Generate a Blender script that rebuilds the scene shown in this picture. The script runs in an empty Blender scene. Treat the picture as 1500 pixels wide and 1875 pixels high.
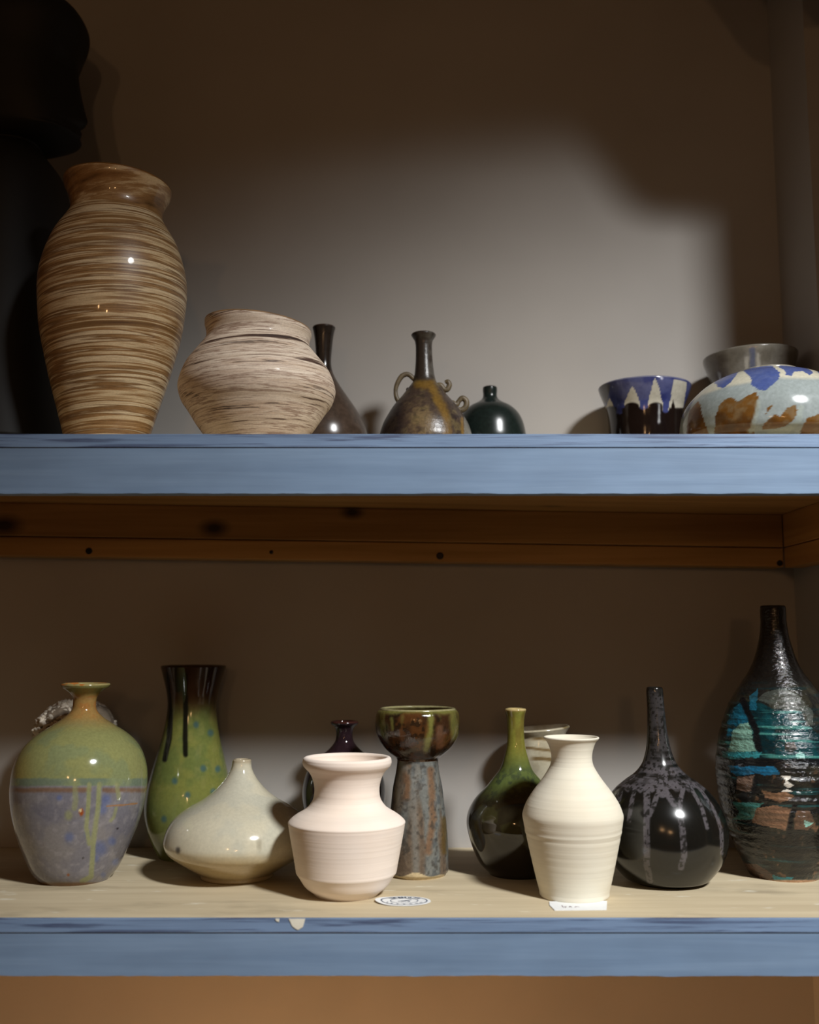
import bpy, math, random
import numpy as np
from mathutils import Vector, Matrix

# ------------------------------------------------------------------ camera, world, lamps, exposure
CZ = 1.163                      # eye height above the workshop floor
F = 1900.0                      # focal length in pixels of the 1500 x 1875 frame
TH = math.atan((1180 - 937.5) / F)
CT, ST = math.cos(TH), math.sin(TH)
scene = bpy.context.scene
cam_d = bpy.data.cameras.new('camera')
cam_d.sensor_fit = 'VERTICAL'; cam_d.sensor_height = 36.0; cam_d.sensor_width = 28.8
cam_d.lens = F / 1875 * 36.0
cam_d.clip_start = 0.02
cam_d.dof.use_dof = True; cam_d.dof.focus_distance = 1.40; cam_d.dof.aperture_fstop = 2.4
cam = bpy.data.objects.new('camera', cam_d)
cam.location = (0, 0, CZ); cam.rotation_euler = (math.pi / 2 + TH, 0, 0)
scene.collection.objects.link(cam); scene.camera = cam

world = bpy.data.worlds.new('dim_workshop'); scene.world = world; world.use_nodes = True
bg = world.node_tree.nodes['Background']
bg.inputs[0].default_value = (1.0, 0.54, 0.27, 1); bg.inputs[1].default_value = 0.046

def aim(o, target):
    o.rotation_euler = (Vector(target) - o.location).to_track_quat('-Z', 'Y').to_euler()

def spot(name, loc, target, power, color, size, angle, blend):
    d = bpy.data.lights.new(name, 'SPOT'); d.energy = power; d.color = color
    d.shadow_soft_size = size; d.spot_size = math.radians(angle); d.spot_blend = blend
    o = bpy.data.objects.new(name, d); o.location = loc; scene.collection.objects.link(o); aim(o, target); return o

def bulb(name, loc, power, color, size):
    d = bpy.data.lights.new(name, 'POINT'); d.energy = power; d.color = color; d.shadow_soft_size = size
    o = bpy.data.objects.new(name, d); o.location = loc; scene.collection.objects.link(o); return o

# ceiling spotlight up to the right
KEY = (1.34, -0.60, CZ + 1.82)
spot('ceiling_spot', KEY, (0.42, 1.40, CZ - 0.74), 560, (0.97, 0.98, 0.98), 0.19, 60, 1.0)
# warm room bulbs low behind the photographer
bulb('warm_bulb', (-0.62, -2.1, CZ + 0.60), 10, (1.0, 0.56, 0.25), 0.06)
bulb('warm_bulb_far', (0.20, -2.6, CZ + 0.40), 15, (1.0, 0.56, 0.25), 0.06)
bulb('low_wall_fill', (-0.15, 1.30, 0.12), 8.5, (1.0, 0.60, 0.28), 0.05)  # added fill, hidden under the lower shelf to brighten the wall there

scene.view_settings.view_transform = 'Standard'; scene.view_settings.look = 'None'
scene.view_settings.exposure = 0.0; scene.view_settings.gamma = 1.0
scene.view_settings.use_curve_mapping = False

# ------------------------------------------------------------------ measuring helpers
D = 1.25                        # distance to the shelf fronts
WALL = 1.67                     # distance to the back wall
def ray(px, py):
    a, b = (px - 750) / F, (937.5 - py) / F
    return np.array([a, CT - b * ST, ST + b * CT])
def at(px, py, Y):
    d = ray(px, py); d = d * (Y / d[1]); return Vector((d[0], d[1], d[2] + CZ))
def on_z(px, py, z):
    d = ray(px, py); d = d * ((z - CZ) / d[2]); return Vector((d[0], d[1], z))
def scale_at(Y, z):             # metres per pixel at a point
    return (Y * CT + (z - CZ) * ST) / F
def project(P):
    x, y, z = P[:, 0], P[:, 1], P[:, 2] - CZ
    w = y * CT + z * ST; u = -y * ST + z * CT
    return 750 + F * x / w, 937.5 - F * u / w

LOW = at(750, 1681, D).z        # top of the lower shelf
UPP = at(750, 795, D).z         # top of the upper shelf
RIGHT = at(1460, 1180, WALL).x  # right end of the back wall

# ------------------------------------------------------------------ numpy noise
def vnoise(p, seed=0):
    i = np.floor(p).astype(np.int64); f = p - i; f = f * f * (3 - 2 * f)
    def h(a, b, c):
        n = (a * 374761393 + b * 668265263 + c * 2147483647 + seed * 974711) & 0xffffffff
        n = ((n ^ (n >> 13)) * 1274126177) & 0xffffffff
        n = ((n ^ (n >> 16)) * 2246822519) & 0xffffffff
        return ((n ^ (n >> 15)) & 0xffff) / 65535.0
    r = 0
    for a in (0, 1):
        for b in (0, 1):
            for c in (0, 1):
                w = (f[:, 0] if a else 1 - f[:, 0]) * (f[:, 1] if b else 1 - f[:, 1]) * (f[:, 2] if c else 1 - f[:, 2])
                r = r + w * h(i[:, 0] + a, i[:, 1] + b, i[:, 2] + c)
    return r
def fbm(p, seed=0, n=3):
    r = 0; a = 0.5; t = 0
    for k in range(n):
        r = r + a * vnoise(p * (2 ** k), seed + k * 17); t += a; a *= 0.5
    return r / t
def s2l(c):
    c = np.asarray(c, dtype=float) / 255.0
    return np.where(c <= 0.04045, c / 12.92, ((c + 0.055) / 1.055) ** 2.4)
def L(r, g, b): return tuple(float(v) for v in s2l([r, g, b])) + (1.0,)
def sm(a, b, x):
    t = np.clip((x - a) / (b - a), 0, 1); return t * t * (3 - 2 * t)
def mixc(c, col, m):
    m = np.asarray(m)[:, None]; return c * (1 - m) + np.asarray(col, dtype=float)[None, :] * m
def drip(px, py, pts, w, soft=1.0):
    d = np.full(px.shape, 1e9)
    for (x0, y0), (x1, y1) in zip(pts[:-1], pts[1:]):
        dx, dy = x1 - x0, y1 - y0
        t = np.clip(((px - x0) * dx + (py - y0) * dy) / (dx * dx + dy * dy + 1e-9), 0, 1)
        d = np.minimum(d, np.hypot(px - x0 - t * dx, py - y0 - t * dy))
    return 1 - sm(w - soft, w + soft, d)
def blob(px, py, x, y, rx, ry, soft=0.35):
    return 1 - sm(1 - soft, 1 + soft, np.hypot((px - x) / rx, (py - y) / ry))
def poly(px, py, pts):
    ins = np.zeros(px.shape, bool); n = len(pts)
    for k in range(n):
        x0, y0 = pts[k]; x1, y1 = pts[(k + 1) % n]
        if y0 == y1: continue
        c = ((y0 > py) != (y1 > py)) & (px < (x1 - x0) * (py - y0) / (y1 - y0) + x0)
        ins ^= c
    return ins.astype(float)

# ------------------------------------------------------------------ materials
def new_mat(name):
    m = bpy.data.materials.new(name); m.use_nodes = True
    nt = m.node_tree; return m, nt, nt.nodes['Principled BSDF']
def node(nt, t, **kw):
    n = nt.nodes.new(t)
    for k, v in kw.items(): setattr(n, k, v)
    return n
def coords(nt, scale=(1, 1, 1), rot=(0, 0, 0)):
    tc = node(nt, 'ShaderNodeTexCoord')
    r = node(nt, 'ShaderNodeMapping'); r.inputs['Rotation'].default_value = rot
    s = node(nt, 'ShaderNodeMapping'); s.inputs['Scale'].default_value = scale
    nt.links.new(tc.outputs['Object'], r.inputs[0]); nt.links.new(r.outputs[0], s.inputs[0]); return s.outputs[0]
def noise(nt, vec, scale, detail=4, rough=0.55, dist=0.0):
    n = node(nt, 'ShaderNodeTexNoise'); n.inputs['Scale'].default_value = scale; n.inputs['Detail'].default_value = detail
    n.inputs['Roughness'].default_value = rough; n.inputs['Distortion'].default_value = dist
    nt.links.new(vec, n.inputs['Vector']); return n.outputs['Fac']
def ramp(nt, fac, stops):
    r = node(nt, 'ShaderNodeValToRGB'); e = r.color_ramp.elements
    while len(e) < len(stops): e.new(0.5)
    for el, (p, c) in zip(e, stops): el.position = p; el.color = c if len(c) == 4 else tuple(c) + (1,)
    nt.links.new(fac, r.inputs[0]); return r.outputs[0]
def mul(nt, a, b, fac=1.0, mode='MULTIPLY'):
    m = node(nt, 'ShaderNodeMix', data_type='RGBA', blend_type=mode)
    if isinstance(fac, float): m.inputs['Factor'].default_value = fac
    else: nt.links.new(fac, m.inputs['Factor'])
    for s, v in ((6, a), (7, b)):
        if isinstance(v, tuple): m.inputs[s].default_value = v
        else: nt.links.new(v, m.inputs[s])
    return m.outputs[2]
def grey(a): return (a, a, a, 1)
def bump(nt, bsdf, fac, strength, dist=0.001):
    b = node(nt, 'ShaderNodeBump'); b.inputs['Strength'].default_value = strength; b.inputs['Distance'].default_value = dist
    nt.links.new(fac, b.inputs['Height']); nt.links.new(b.outputs[0], bsdf.inputs['Normal'])

def glaze(name, rough=0.15, col=None, speck=(220, 0.25), bmp=None, coat=0.0, spec=0.5):
    """glazed or bare ceramic; col None reads the fired-glaze colours stored on the mesh"""
    m, nt, b = new_mat(name)
    if col is None:
        a = node(nt, 'ShaderNodeAttribute', attribute_name='glaze'); c = a.outputs['Color']
    else: c = col
    lo = 1 - speck[1]
    f = noise(nt, coords(nt), speck[0], 3)
    c = mul(nt, c, ramp(nt, f, [(0.32, grey(lo)), (0.68, grey(1.0))]))
    nt.links.new(c, b.inputs['Base Color'])
    b.inputs['Roughness'].default_value = rough; b.inputs['Specular IOR Level'].default_value = spec
    if coat: b.inputs['Coat Weight'].default_value = coat; b.inputs['Coat Roughness'].default_value = 0.08
    if bmp:
        sc, st, ds = bmp
        bump(nt, b, noise(nt, coords(nt, sc), 1.0, 4), st, ds)
    return m

def marbled(name, stops, rough, coat, k, kz, tilt, top=None):
    m, nt, b = new_mat(name)
    v = coords(nt, (k, k, kz), (0, tilt, 0))
    n1 = noise(nt, v, 1.0, 7, 0.62, 0.35)
    v2 = coords(nt, (k * 2.2, k * 2.2, kz * 2.6), (0, tilt * 0.7, 0))
    n2 = noise(nt, v2, 1.0, 5, 0.6, 0.2)
    mx = node(nt, 'ShaderNodeMath', operation='MULTIPLY_ADD')
    nt.links.new(n2, mx.inputs[0]); mx.inputs[1].default_value = 0.45
    sb = node(nt, 'ShaderNodeMath', operation='MULTIPLY'); nt.links.new(n1, sb.inputs[0]); sb.inputs[1].default_value = 0.55
    nt.links.new(sb.outputs[0], mx.inputs[2])
    c = ramp(nt, mx.outputs[0], stops)
    g = noise(nt, coords(nt, (1, 1, 2.2)), 420, 2)
    c = mul(nt, c, ramp(nt, g, [(0.35, grey(0.86)), (0.62, grey(1.0))]))
    if top:                      # the brown-dipped neck
        z0, z1, tc_ = top
        sp = node(nt, 'ShaderNodeSeparateXYZ'); nt.links.new(coords(nt), sp.inputs[0])
        mr = node(nt, 'ShaderNodeMapRange'); mr.inputs[1].default_value = z0; mr.inputs[2].default_value = z1
        nt.links.new(sp.outputs[2], mr.inputs[0])
        pn = ramp(nt, noise(nt, coords(nt, (14, 14, 45), (0, tilt * 2, 0)), 1.0, 4), [(0.54, grey(1)), (0.62, grey(0.25))])
        ml = node(nt, 'ShaderNodeMath', operation='MULTIPLY'); nt.links.new(mr.outputs[0], ml.inputs[0]); nt.links.new(pn, ml.inputs[1])
        dk = ramp(nt, n1, [(0.35, tc_[0]), (0.65, tc_[1])])
        c = mul(nt, c, dk, ml.outputs[0], 'MIX')
    nt.links.new(c, b.inputs['Base Color'])
    b.inputs['Roughness'].default_value = rough
    if coat: b.inputs['Coat Weight'].default_value = coat; b.inputs['Coat Roughness'].default_value = 0.06
    bump(nt, b, mx.outputs[0], 0.12, 0.001)
    return m

def plaster():
    m, nt, b = new_mat('painted_wall')
    n = noise(nt, coords(nt), 3.0, 3); c = ramp(nt, n, [(0.3, L(163, 158, 152)), (0.7, L(173, 168, 162))])
    nt.links.new(c, b.inputs['Base Color']); b.inputs['Roughness'].default_value = 0.85
    bump(nt, b, noise(nt, coords(nt), 160, 3), 0.08, 0.001); return m

def timber(name, c0, c1, axis='x', rough=0.6, knots=(), grain=1.0, stain=None):
    m, nt, b = new_mat(name)
    sc = {'x': (2.2, 30, 60), 'y': (30, 2.2, 60)}[axis]
    n = noise(nt, coords(nt, sc), 1.0, 5, 0.6, 0.4)
    c = ramp(nt, n, [(0.30, c0), (0.70, c1)])
    if stain:
        s = noise(nt, coords(nt, (1, 2.2, 1)), stain[0], 4, 0.6)
        c = mul(nt, c, ramp(nt, s, [(stain[1], grey(1)), (stain[2], grey(0.55))]), 0.8)
        s2 = noise(nt, coords(nt, (1, 3.0, 1)), stain[0] * 3.3, 3)
        c = mul(nt, c, L(226, 222, 205), ramp(nt, s2, [(0.64, grey(0)), (0.72, grey(0.6))]), 'MIX')
    if knots:
        tc = node(nt, 'ShaderNodeTexCoord'); prev = None
        for (p, r) in knots:
            mp = node(nt, 'ShaderNodeMapping'); mp.vector_type = 'POINT'
            mp.inputs['Location'].default_value = (-p[0] / r / 1.7, -p[1] / r, -p[2] / r)
            mp.inputs['Scale'].default_value = (1 / r / 1.7, 1 / r, 1 / r)
            nt.links.new(tc.outputs['Object'], mp.inputs[0])
            ln = node(nt, 'ShaderNodeVectorMath', operation='LENGTH'); nt.links.new(mp.outputs[0], ln.inputs[0])
            if prev is None: prev = ln.outputs['Value']
            else:
                mn = node(nt, 'ShaderNodeMath', operation='MINIMUM'); nt.links.new(prev, mn.inputs[0]); nt.links.new(ln.outputs['Value'], mn.inputs[1]); prev = mn.outputs[0]
        c = mul(nt, c, ramp(nt, prev, [(0.25, grey(0.10)), (0.55, grey(0.45)), (1.0, grey(1))]))
    nt.links.new(c, b.inputs['Base Color']); b.inputs['Roughness'].default_value = rough
    bump(nt, b, n, 0.15 * grain, 0.0015); return m

def blue_paint(name, streak, c0, c1):
    m, nt, b = new_mat(name)
    n = noise(nt, coords(nt, (2.0, 8, 55)), 1.0, 5, 0.6, 0.3)
    c = ramp(nt, n, [(0.28, c0), (0.70, c1)])
    n3 = noise(nt, coords(nt, (1, 1, 2)), 7, 3); c = mul(nt, c, ramp(nt, n3, [(0.3, grey(0.86)), (0.6, grey(1))]))
    hb = n
    if streak:                   # bare dark plies showing through the painted edge
        n2 = noise(nt, coords(nt, (5, 20, 210)), 1.0, 5, 0.65, 0.6)
        c = mul(nt, c, L(45, 52, 84), ramp(nt, n2, [(0.50, grey(0)), (0.62, grey(0.75))]), 'MIX'); hb = n2
    nt.links.new(c, b.inputs['Base Color']); b.inputs['Roughness'].default_value = 0.55
    bump(nt, b, hb, 0.35 if streak else 0.22, 0.0015); return m

def plain(name, col, rough=0.7, metallic=0.0, var=0.12, sc=90):
    m, nt, b = new_mat(name)
    c = mul(nt, col, ramp(nt, noise(nt, coords(nt), sc, 3), [(0.3, grey(1 - var)), (0.7, grey(1))]))
    nt.links.new(c, b.inputs['Base Color']); b.inputs['Roughness'].default_value = rough; b.inputs['Metallic'].default_value = metallic
    return m

# ------------------------------------------------------------------ object helpers
def link_mesh(name, verts, faces, mat, parent=None, smooth=False, mats=None):
    me = bpy.data.meshes.new(name); me.from_pydata([tuple(v) for v in verts], [], faces); me.update()
    me.materials.append(mat)
    if smooth: me.polygons.foreach_set('use_smooth', [True] * len(me.polygons))
    o = bpy.data.objects.new(name, me); scene.collection.objects.link(o)
    if parent is not None: o.parent = parent
    return o
def thing(name, label, cat, loc=(0, 0, 0), group=None):
    o = bpy.data.objects.new(name, None); o.empty_display_size = 0.05; scene.collection.objects.link(o)
    o.location = loc; o['label'] = label; o['category'] = cat
    if group: o['group'] = group
    return o
def structure(o): o['kind'] = 'structure'; return o
def box(name, lo, hi, mat, parent=None, bev=0.0):
    (x0, y0, z0), (x1, y1, z1) = lo, hi
    return hexa(name, [(x0, y0, z0), (x1, y0, z0), (x1, y1, z0), (x0, y1, z0), (x0, y0, z1), (x1, y0, z1), (x1, y1, z1), (x0, y1, z1)], mat, parent, bev)
def hexa(name, v, mat, parent=None, bev=0.0):
    base = parent.location if parent is not None else Vector((0, 0, 0))
    v = [Vector(p) - base for p in v]
    o = link_mesh(name, v, [(0, 3, 2, 1), (4, 5, 6, 7), (0, 1, 5, 4), (1, 2, 6, 5), (2, 3, 7, 6), (3, 0, 4, 7)], mat, parent)
    if bev:
        md = o.modifiers.new('edge', 'BEVEL'); md.width = bev; md.segments = 2; md.limit_method = 'ANGLE'
    return o
def prism(name, pts, z0, z1, mat, parent=None, bev=0.0):
    base = parent.location if parent is not None else Vector((0, 0, 0))
    n = len(pts); v = [Vector((x, y, z0)) - base for x, y in pts] + [Vector((x, y, z1)) - base for x, y in pts]
    f = [tuple(range(n))[::-1], tuple(range(n, 2 * n))] + [(k, (k + 1) % n, n + (k + 1) % n, n + k) for k in range(n)]
    o = link_mesh(name, v, f, mat, parent)
    if bev:
        md = o.modifiers.new('edge', 'BEVEL'); md.width = bev; md.segments = 2; md.limit_method = 'ANGLE'
    return o
def tube(name, pts, rad, mat, parent, segs=12, taper=None, sub=6):
    """a bent clay coil along pts, in the parent's own space"""
    P = [np.array(p, float) for p in pts]; R = list(rad) if hasattr(rad, '__len__') else [rad] * len(P)
    Q, S = [], []
    for k in range(len(P) - 1):
        p0, p1, p2, p3 = P[max(k - 1, 0)], P[k], P[k + 1], P[min(k + 2, len(P) - 1)]
        for t in np.linspace(0, 1, sub, endpoint=False):
            Q.append(0.5 * ((2 * p1) + (p2 - p0) * t + (2 * p0 - 5 * p1 + 4 * p2 - p3) * t * t + (3 * p1 - p0 - 3 * p2 + p3) * t ** 3)); S.append(R[k] + (R[k + 1] - R[k]) * t)
    Q.append(P[-1]); S.append(R[-1])
    V, Fc = [], []; up = np.array([0.13, 1.0, 0.21])
    for k, q in enumerate(Q):
        d = Q[min(k + 1, len(Q) - 1)] - Q[max(k - 1, 0)]; d /= np.linalg.norm(d) + 1e-12
        a = np.cross(d, up); a /= np.linalg.norm(a) + 1e-12; b = np.cross(d, a)
        for s in range(segs):
            t = 2 * math.pi * s / segs; V.append(q + S[k] * (math.cos(t) * a + math.sin(t) * b))
    for k in range(len(Q) - 1):
        for s in range(segs):
            Fc.append((k * segs + s, k * segs + (s + 1) % segs, (k + 1) * segs + (s + 1) % segs, (k + 1) * segs + s))
    Fc.append(tuple(range(segs))); n0 = (len(Q) - 1) * segs; Fc.append(tuple(range(n0, n0 + segs))[::-1])
    return link_mesh(name, V, Fc, mat, parent, True)

def catmull(pts, step):
    P = np.array(pts, float); out = []
    P = np.vstack([2 * P[0] - P[1], P, 2 * P[-1] - P[-2]])
    for k in range(1, len(P) - 2):
        p0, p1, p2, p3 = P[k - 1:k + 3]
        t0 = 0; t1 = t0 + max(np.linalg.norm(p1 - p0), 1e-6) ** .5; t2 = t1 + max(np.linalg.norm(p2 - p1), 1e-6) ** .5; t3 = t2 + max(np.linalg.norm(p3 - p2), 1e-6) ** .5
        n = max(2, int(np.linalg.norm(p2 - p1) / step))
        for t in np.linspace(t1, t2, n, endpoint=False):
            A1 = (t1 - t) / (t1 - t0) * p0 + (t - t0) / (t1 - t0) * p1; A2 = (t2 - t) / (t2 - t1) * p1 + (t - t1) / (t2 - t1) * p2; A3 = (t3 - t) / (t3 - t2) * p2 + (t - t2) / (t3 - t2) * p3
            B1 = (t2 - t) / (t2 - t0) * A1 + (t - t0) / (t2 - t0) * A2; B2 = (t3 - t) / (t3 - t1) * A2 + (t - t1) / (t3 - t1) * A3
            out.append((t2 - t) / (t2 - t1) * B1 + (t - t1) / (t2 - t1) * B2)
    out.append(P[-2]); return np.array(out)

def pot(name, label, cat, axis, Y, zb, prof, r_base, splits, mats, segs=160, step=3.0, wall=0.005, paint=None,
        disp=None, axis_top=None, foot=None, lip=None, round_base=0.003, inner=None, rim_tilt=0.0):
    """A thrown pot.  prof: (pixel row, half width) from the lip down; Y: distance of its axis; zb: what it stands on.
    splits: [(part name, row where the part ends going down)]; the last part runs to the base.
    mats: material per part, plus 'rim' for the lip and the inside."""
    y_mid = 0.5 * (prof[0][0] + prof[-1][0])
    X = at(axis, y_mid, Y).x
    root = thing(name, label, cat, (X, Y, zb))
    def metric(y, hw):
        z = at(axis, y, Y).z; return hw * scale_at(Y, z), z - zb
    P = [metric(y, h) for y, h in prof]
    rows = {nm: (at(axis, y, Y).z - zb if y is not None else 0.0) for nm, y in splits}
    P = [p for p in P if p[1] > 0.004]
    P += [(r_base + round_base * 0.35, round_base * 0.6), (r_base, 0.0)] if round_base else [(r_base, 0.0)]
    px = scale_at(Y, zb + 0.1)
    C = catmull([(p[0] / px, p[1] / px) for p in P], step) * px       # top -> base
    C[:, 1] = np.maximum(C[:, 1], 0)
    H = C[0, 1]
    shx = 0.0
    if axis_top is not None: shx = (at(axis_top, prof[0][0], Y).x - at(axis, prof[0][0], Y).x)
    # lip and inside
    r0, h0 = C[0]; t = wall
    arc = [(r0 - t * 0.5 + t * 0.5 * math.cos(a), h0 + t * 0.5 * math.sin(a) * (1 if lip is None else lip)) for a in np.linspace(0.25, math.pi, 7)]
    ins = []
    lowest = 0.006 if inner is None else H - inner
    for r, h in C[::2]:
        if h < h0 - t * 0.3 and h > lowest: ins.append((max(r - t, 0.0015), h))
    ins.append((0.0005, max(lowest, ins[-1][1] - 0.001)))
    segments = []
    zs = [rows[nm] for nm, _ in splits]
    top = H + 1
    for k, (nm, _) in enumerate(splits):
        bot = zs[k] if k < len(splits) - 1 else -1
        sel = [i for i in range(len(C)) if bot - 1e-9 <= C[i, 1] < top + 1e-9]
        if k < len(splits) - 1 and sel[-1] + 1 < len(C): sel.append(sel[-1] + 1)
        pr = [tuple(C[i]) for i in sel]
        if k == len(splits) - 1: pr.append((0.0005, 0.0))
        segments.append((nm, pr)); top = C[sel[-1], 1] if k < len(splits) - 1 else top
    rim_pr = [tuple(C[0])] + arc + ins
    segments.append(('rim', rim_pr))
    th = np.arange(segs) * 2 * math.pi / segs
    objs = {}
    for nm, pr in segments:
        pr = np.array(pr); n = len(pr)
        rr = np.repeat(pr[:, 0], segs); hh = np.repeat(pr[:, 1], segs); tt = np.tile(th, n)
        if nm == 'rim': pass
        V = np.stack([rr * np.sin(tt), -rr * np.cos(tt), hh], 1)
        wob = 1 + 0.010 * (fbm(np.stack([np.sin(tt) * 1.2, np.cos(tt) * 1.2, hh * 9], 1) + 7.3, len(name) + int(axis)) - 0.5)
        V[:, 0] *= wob; V[:, 1] *= wob
        if rim_tilt: V[:, 2] += rim_tilt * V[:, 0] * np.clip(hh / H, 0, 1) ** 3
        if disp is not None: V = disp(V, tt, hh, H, nm)
        V[:, 0] += shx * np.clip(hh / H, 0, 1.05)
        idx = np.arange(n * segs).reshape(n, segs); nx = np.roll(idx, -1, axis=1)
        Fq = np.stack([idx[:-1], nx[:-1], nx[1:], idx[1:]], -1).reshape(-1, 4)[:, ::-1]
        me = bpy.data.meshes.new(nm)
        me.vertices.add(len(V)); me.vertices.foreach_set('co', V.astype(np.float32).ravel())
        me.loops.add(Fq.size); me.loops.foreach_set('vertex_index', Fq.astype(np.int32).ravel())
        me.polygons.add(len(Fq)); me.polygons.foreach_set('loop_start', np.arange(0, Fq.size, 4, dtype=np.int32)); me.polygons.foreach_set('loop_total', np.full(len(Fq), 4, np.int32))
        me.polygons.foreach_set('use_smooth', np.ones(len(Fq), bool))
        me.update(); me.validate()
        me.materials.append(mats.get(nm, mats['body']))
        if paint is not None:
            W = V + np.array([X, Y, zb]); W[:, 1] = Y - np.abs(W[:, 1] - Y)
            if nm == 'rim': W[:, 2] = np.minimum(W[:, 2], zb + H)
            qx, qy = project(W)
            col = paint(qx, qy, V, nm); col = col * 0.84 + 0.16 * (col @ np.array([.3, .59, .11]))[:, None]
            a = me.attributes.new('glaze', 'FLOAT_COLOR', 'POINT')
            a.data.foreach_set('color', np.hstack([s2l(np.clip(col, 0, 255)), np.ones((len(V), 1))]).astype(np.float32).ravel())
        o = bpy.data.objects.new(nm, me); o.parent = root; scene.collection.objects.link(o); objs[nm] = o
    root['_h'] = H; del root['_h']
    return root, objs

def const(px, c): return np.tile(np.array(c, float), (len(px), 1))

# ------------------------------------------------------------------ setting
M_wall = plaster()
M_floor = timber('floor_boards', L(120, 84, 50), L(150, 108, 66), 'x', 0.5)
M_pine = timber('bare_pine', L(150, 110, 58), L(184, 142, 84), 'x', 0.6,
                knots=[(tuple(at(x, y, WALL - d) - Vector((0, D, UPP))), r) for x, y, d, r in ((392, 967, .045, .018), (645, 938, .045, .014), (8, 962, .045, .022), (1010, 914, .10, .018))])
M_pine_side = timber('bare_pine_side', L(160, 112, 56), L(194, 144, 80), 'y', 0.6)
M_top = timber('worn_shelf_top', L(182, 166, 136), L(206, 191, 160), 'x', 0.75, grain=0.5, stain=(5.0, 0.56, 0.74))
M_fascia = blue_paint('blue_painted_board', False, L(100, 124, 152), L(121, 145, 172))
M_edge = blue_paint('blue_painted_ply_edge', True, L(97, 121, 152), L(118, 142, 173))
M_screw = plain('dark_screw', L(38, 34, 32), 0.4, 0.8)
M_bare = plain('bare_plaster_chip', L(222, 218, 200), 0.8)

WT = 2.75
box_ = structure(box('wall_back', (-1.6, WALL, 0.0), (1.6, WALL + 0.1, WT), M_wall))
structure(box('wall_right', (RIGHT, 1.52, 0.0), (RIGHT + 0.08, WALL, WT), M_wall))
structure(box('floor', (-3.0, -3.2, -0.05), (3.0, WALL, 0.0), M_floor))

# ------------------------------------------------------------------ shelves
XL, XR, XE = -0.95, RIGHT - 0.001, 1.10
def shelf(label, z, yb, ply_px, chipped):
    root = thing('wall_shelf', label, 'shelf', (0, D, z))
    zply = at(750, ply_px, D).z; zbot = at(750, yb, D).z
    prism('shelf_board', [(XL, D + 0.003), (XE, D + 0.003), (XE, 1.518), (XR, 1.518), (XR, WALL - 0.001), (XL, WALL - 0.001)], zply, z, M_top, root)
    box('edge_strip', (XL, D - 0.0015, zply + 0.0004), (XE, D + 0.003, z), M_edge, root, 0.0008)
    # front board with a slightly ragged lower edge
    n = 220; base = root.location; rnd = random.Random(5 + int(yb)); V, Fc = [], []
    xs = np.linspace(XL, XE, n); jag = 0
    for k, x in enumerate(xs):
        jag = 0.55 * jag + rnd.uniform(-0.00035, 0.00035) - (0.0007 if rnd.random() < 0.03 else 0)
        for (yy, zz) in ((D, zbot + jag), (D, zply - 0.0002), (D + 0.021, zply - 0.0002), (D + 0.021, zbot)):
            V.append((x, yy - base.y, zz - base.z))
    for k in range(n - 1):
        for s in range(4): Fc.append((4 * k + s, 4 * k + 4 + s, 4 * k + 4 + (s + 1) % 4, 4 * k + (s + 1) % 4))
    Fc += [(0, 1, 2, 3), tuple(4 * (n - 1) + s for s in (3, 2, 1, 0))]
    link_mesh('front_board', V, Fc, M_fascia, root)
    return root, zply, zbot
up, zply, zbot = shelf('blue-edged shelf with bare pine battens beneath, carrying the tall marbled vase', UPP, 903.5, 820, False)
lo, zply2, zbot2 = shelf('pale-topped blue-edged shelf carrying the white vases and black bottle', LOW, 1787, 1708, True)

# under board and battens of the upper shelf, put up a little out of level
yc = WALL - 0.045
def zz(px, py, Y): return at(px, py, Y).z
def line_z(yl, yr, x, Y): # height of a line running from row yl at px 0 to row yr at px 1435
    x0, x1 = at(0, yl, Y).x, at(1435, yr, Y).x; z0, z1 = at(0, yl, Y).z, at(1435, yr, Y).z
    return z0 + (x - x0) / (x1 - x0) * (z1 - z0)
def batten(name, top, bot, y0, y1, mat, gap=0.0):
    xr = at(1435, 1000, yc).x
    v = []
    for (yl, yr) in (bot, top):
        for (x, y) in ((XL, y0), (xr, y0), (xr, y1), (XL, y1)): v.append((x, y, line_z(yl, yr, x, yc)))
    return hexa(name, v, mat, up, 0.0015)
xr = at(1435, 1000, yc).x
zl0, zr0 = line_z(919.5, 942, XL, yc), line_z(919.5, 942, xr, yc)
ze = zl0 + (XR - XL) / (xr - XL) * (zr0 - zl0)
hexa('under_board', [(XL, D + 0.022, zl0), (XR, D + 0.022, ze), (XR, WALL - 0.001, ze), (XL, WALL - 0.001, zl0), (XL, D + 0.022, zply - 0.0003), (XR, D + 0.022, zply - 0.0003), (XR, WALL - 0.001, zply - 0.0003), (XL, WALL - 0.001, zply - 0.0003)], M_pine, up)
b1 = batten('batten', (920, 942.3), (980.5, 1002), yc, WALL - 0.001, M_pine)
b2 = batten('batten', (982, 1003.5), (1017, 1038), yc + 0.0015, WALL - 0.001, M_pine)
def side_batten(z1, z0):
    return box('side_batten', (xr, D + 0.03, z0), (XR, WALL - 0.046, z1), M_pine_side, up, 0.0015)
side_batten(line_z(920, 942.3, xr, yc), line_z(980.5, 1002, xr, yc))
side_batten(line_z(982, 1003.5, xr, yc), line_z(1017, 1040, xr, yc))
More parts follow.
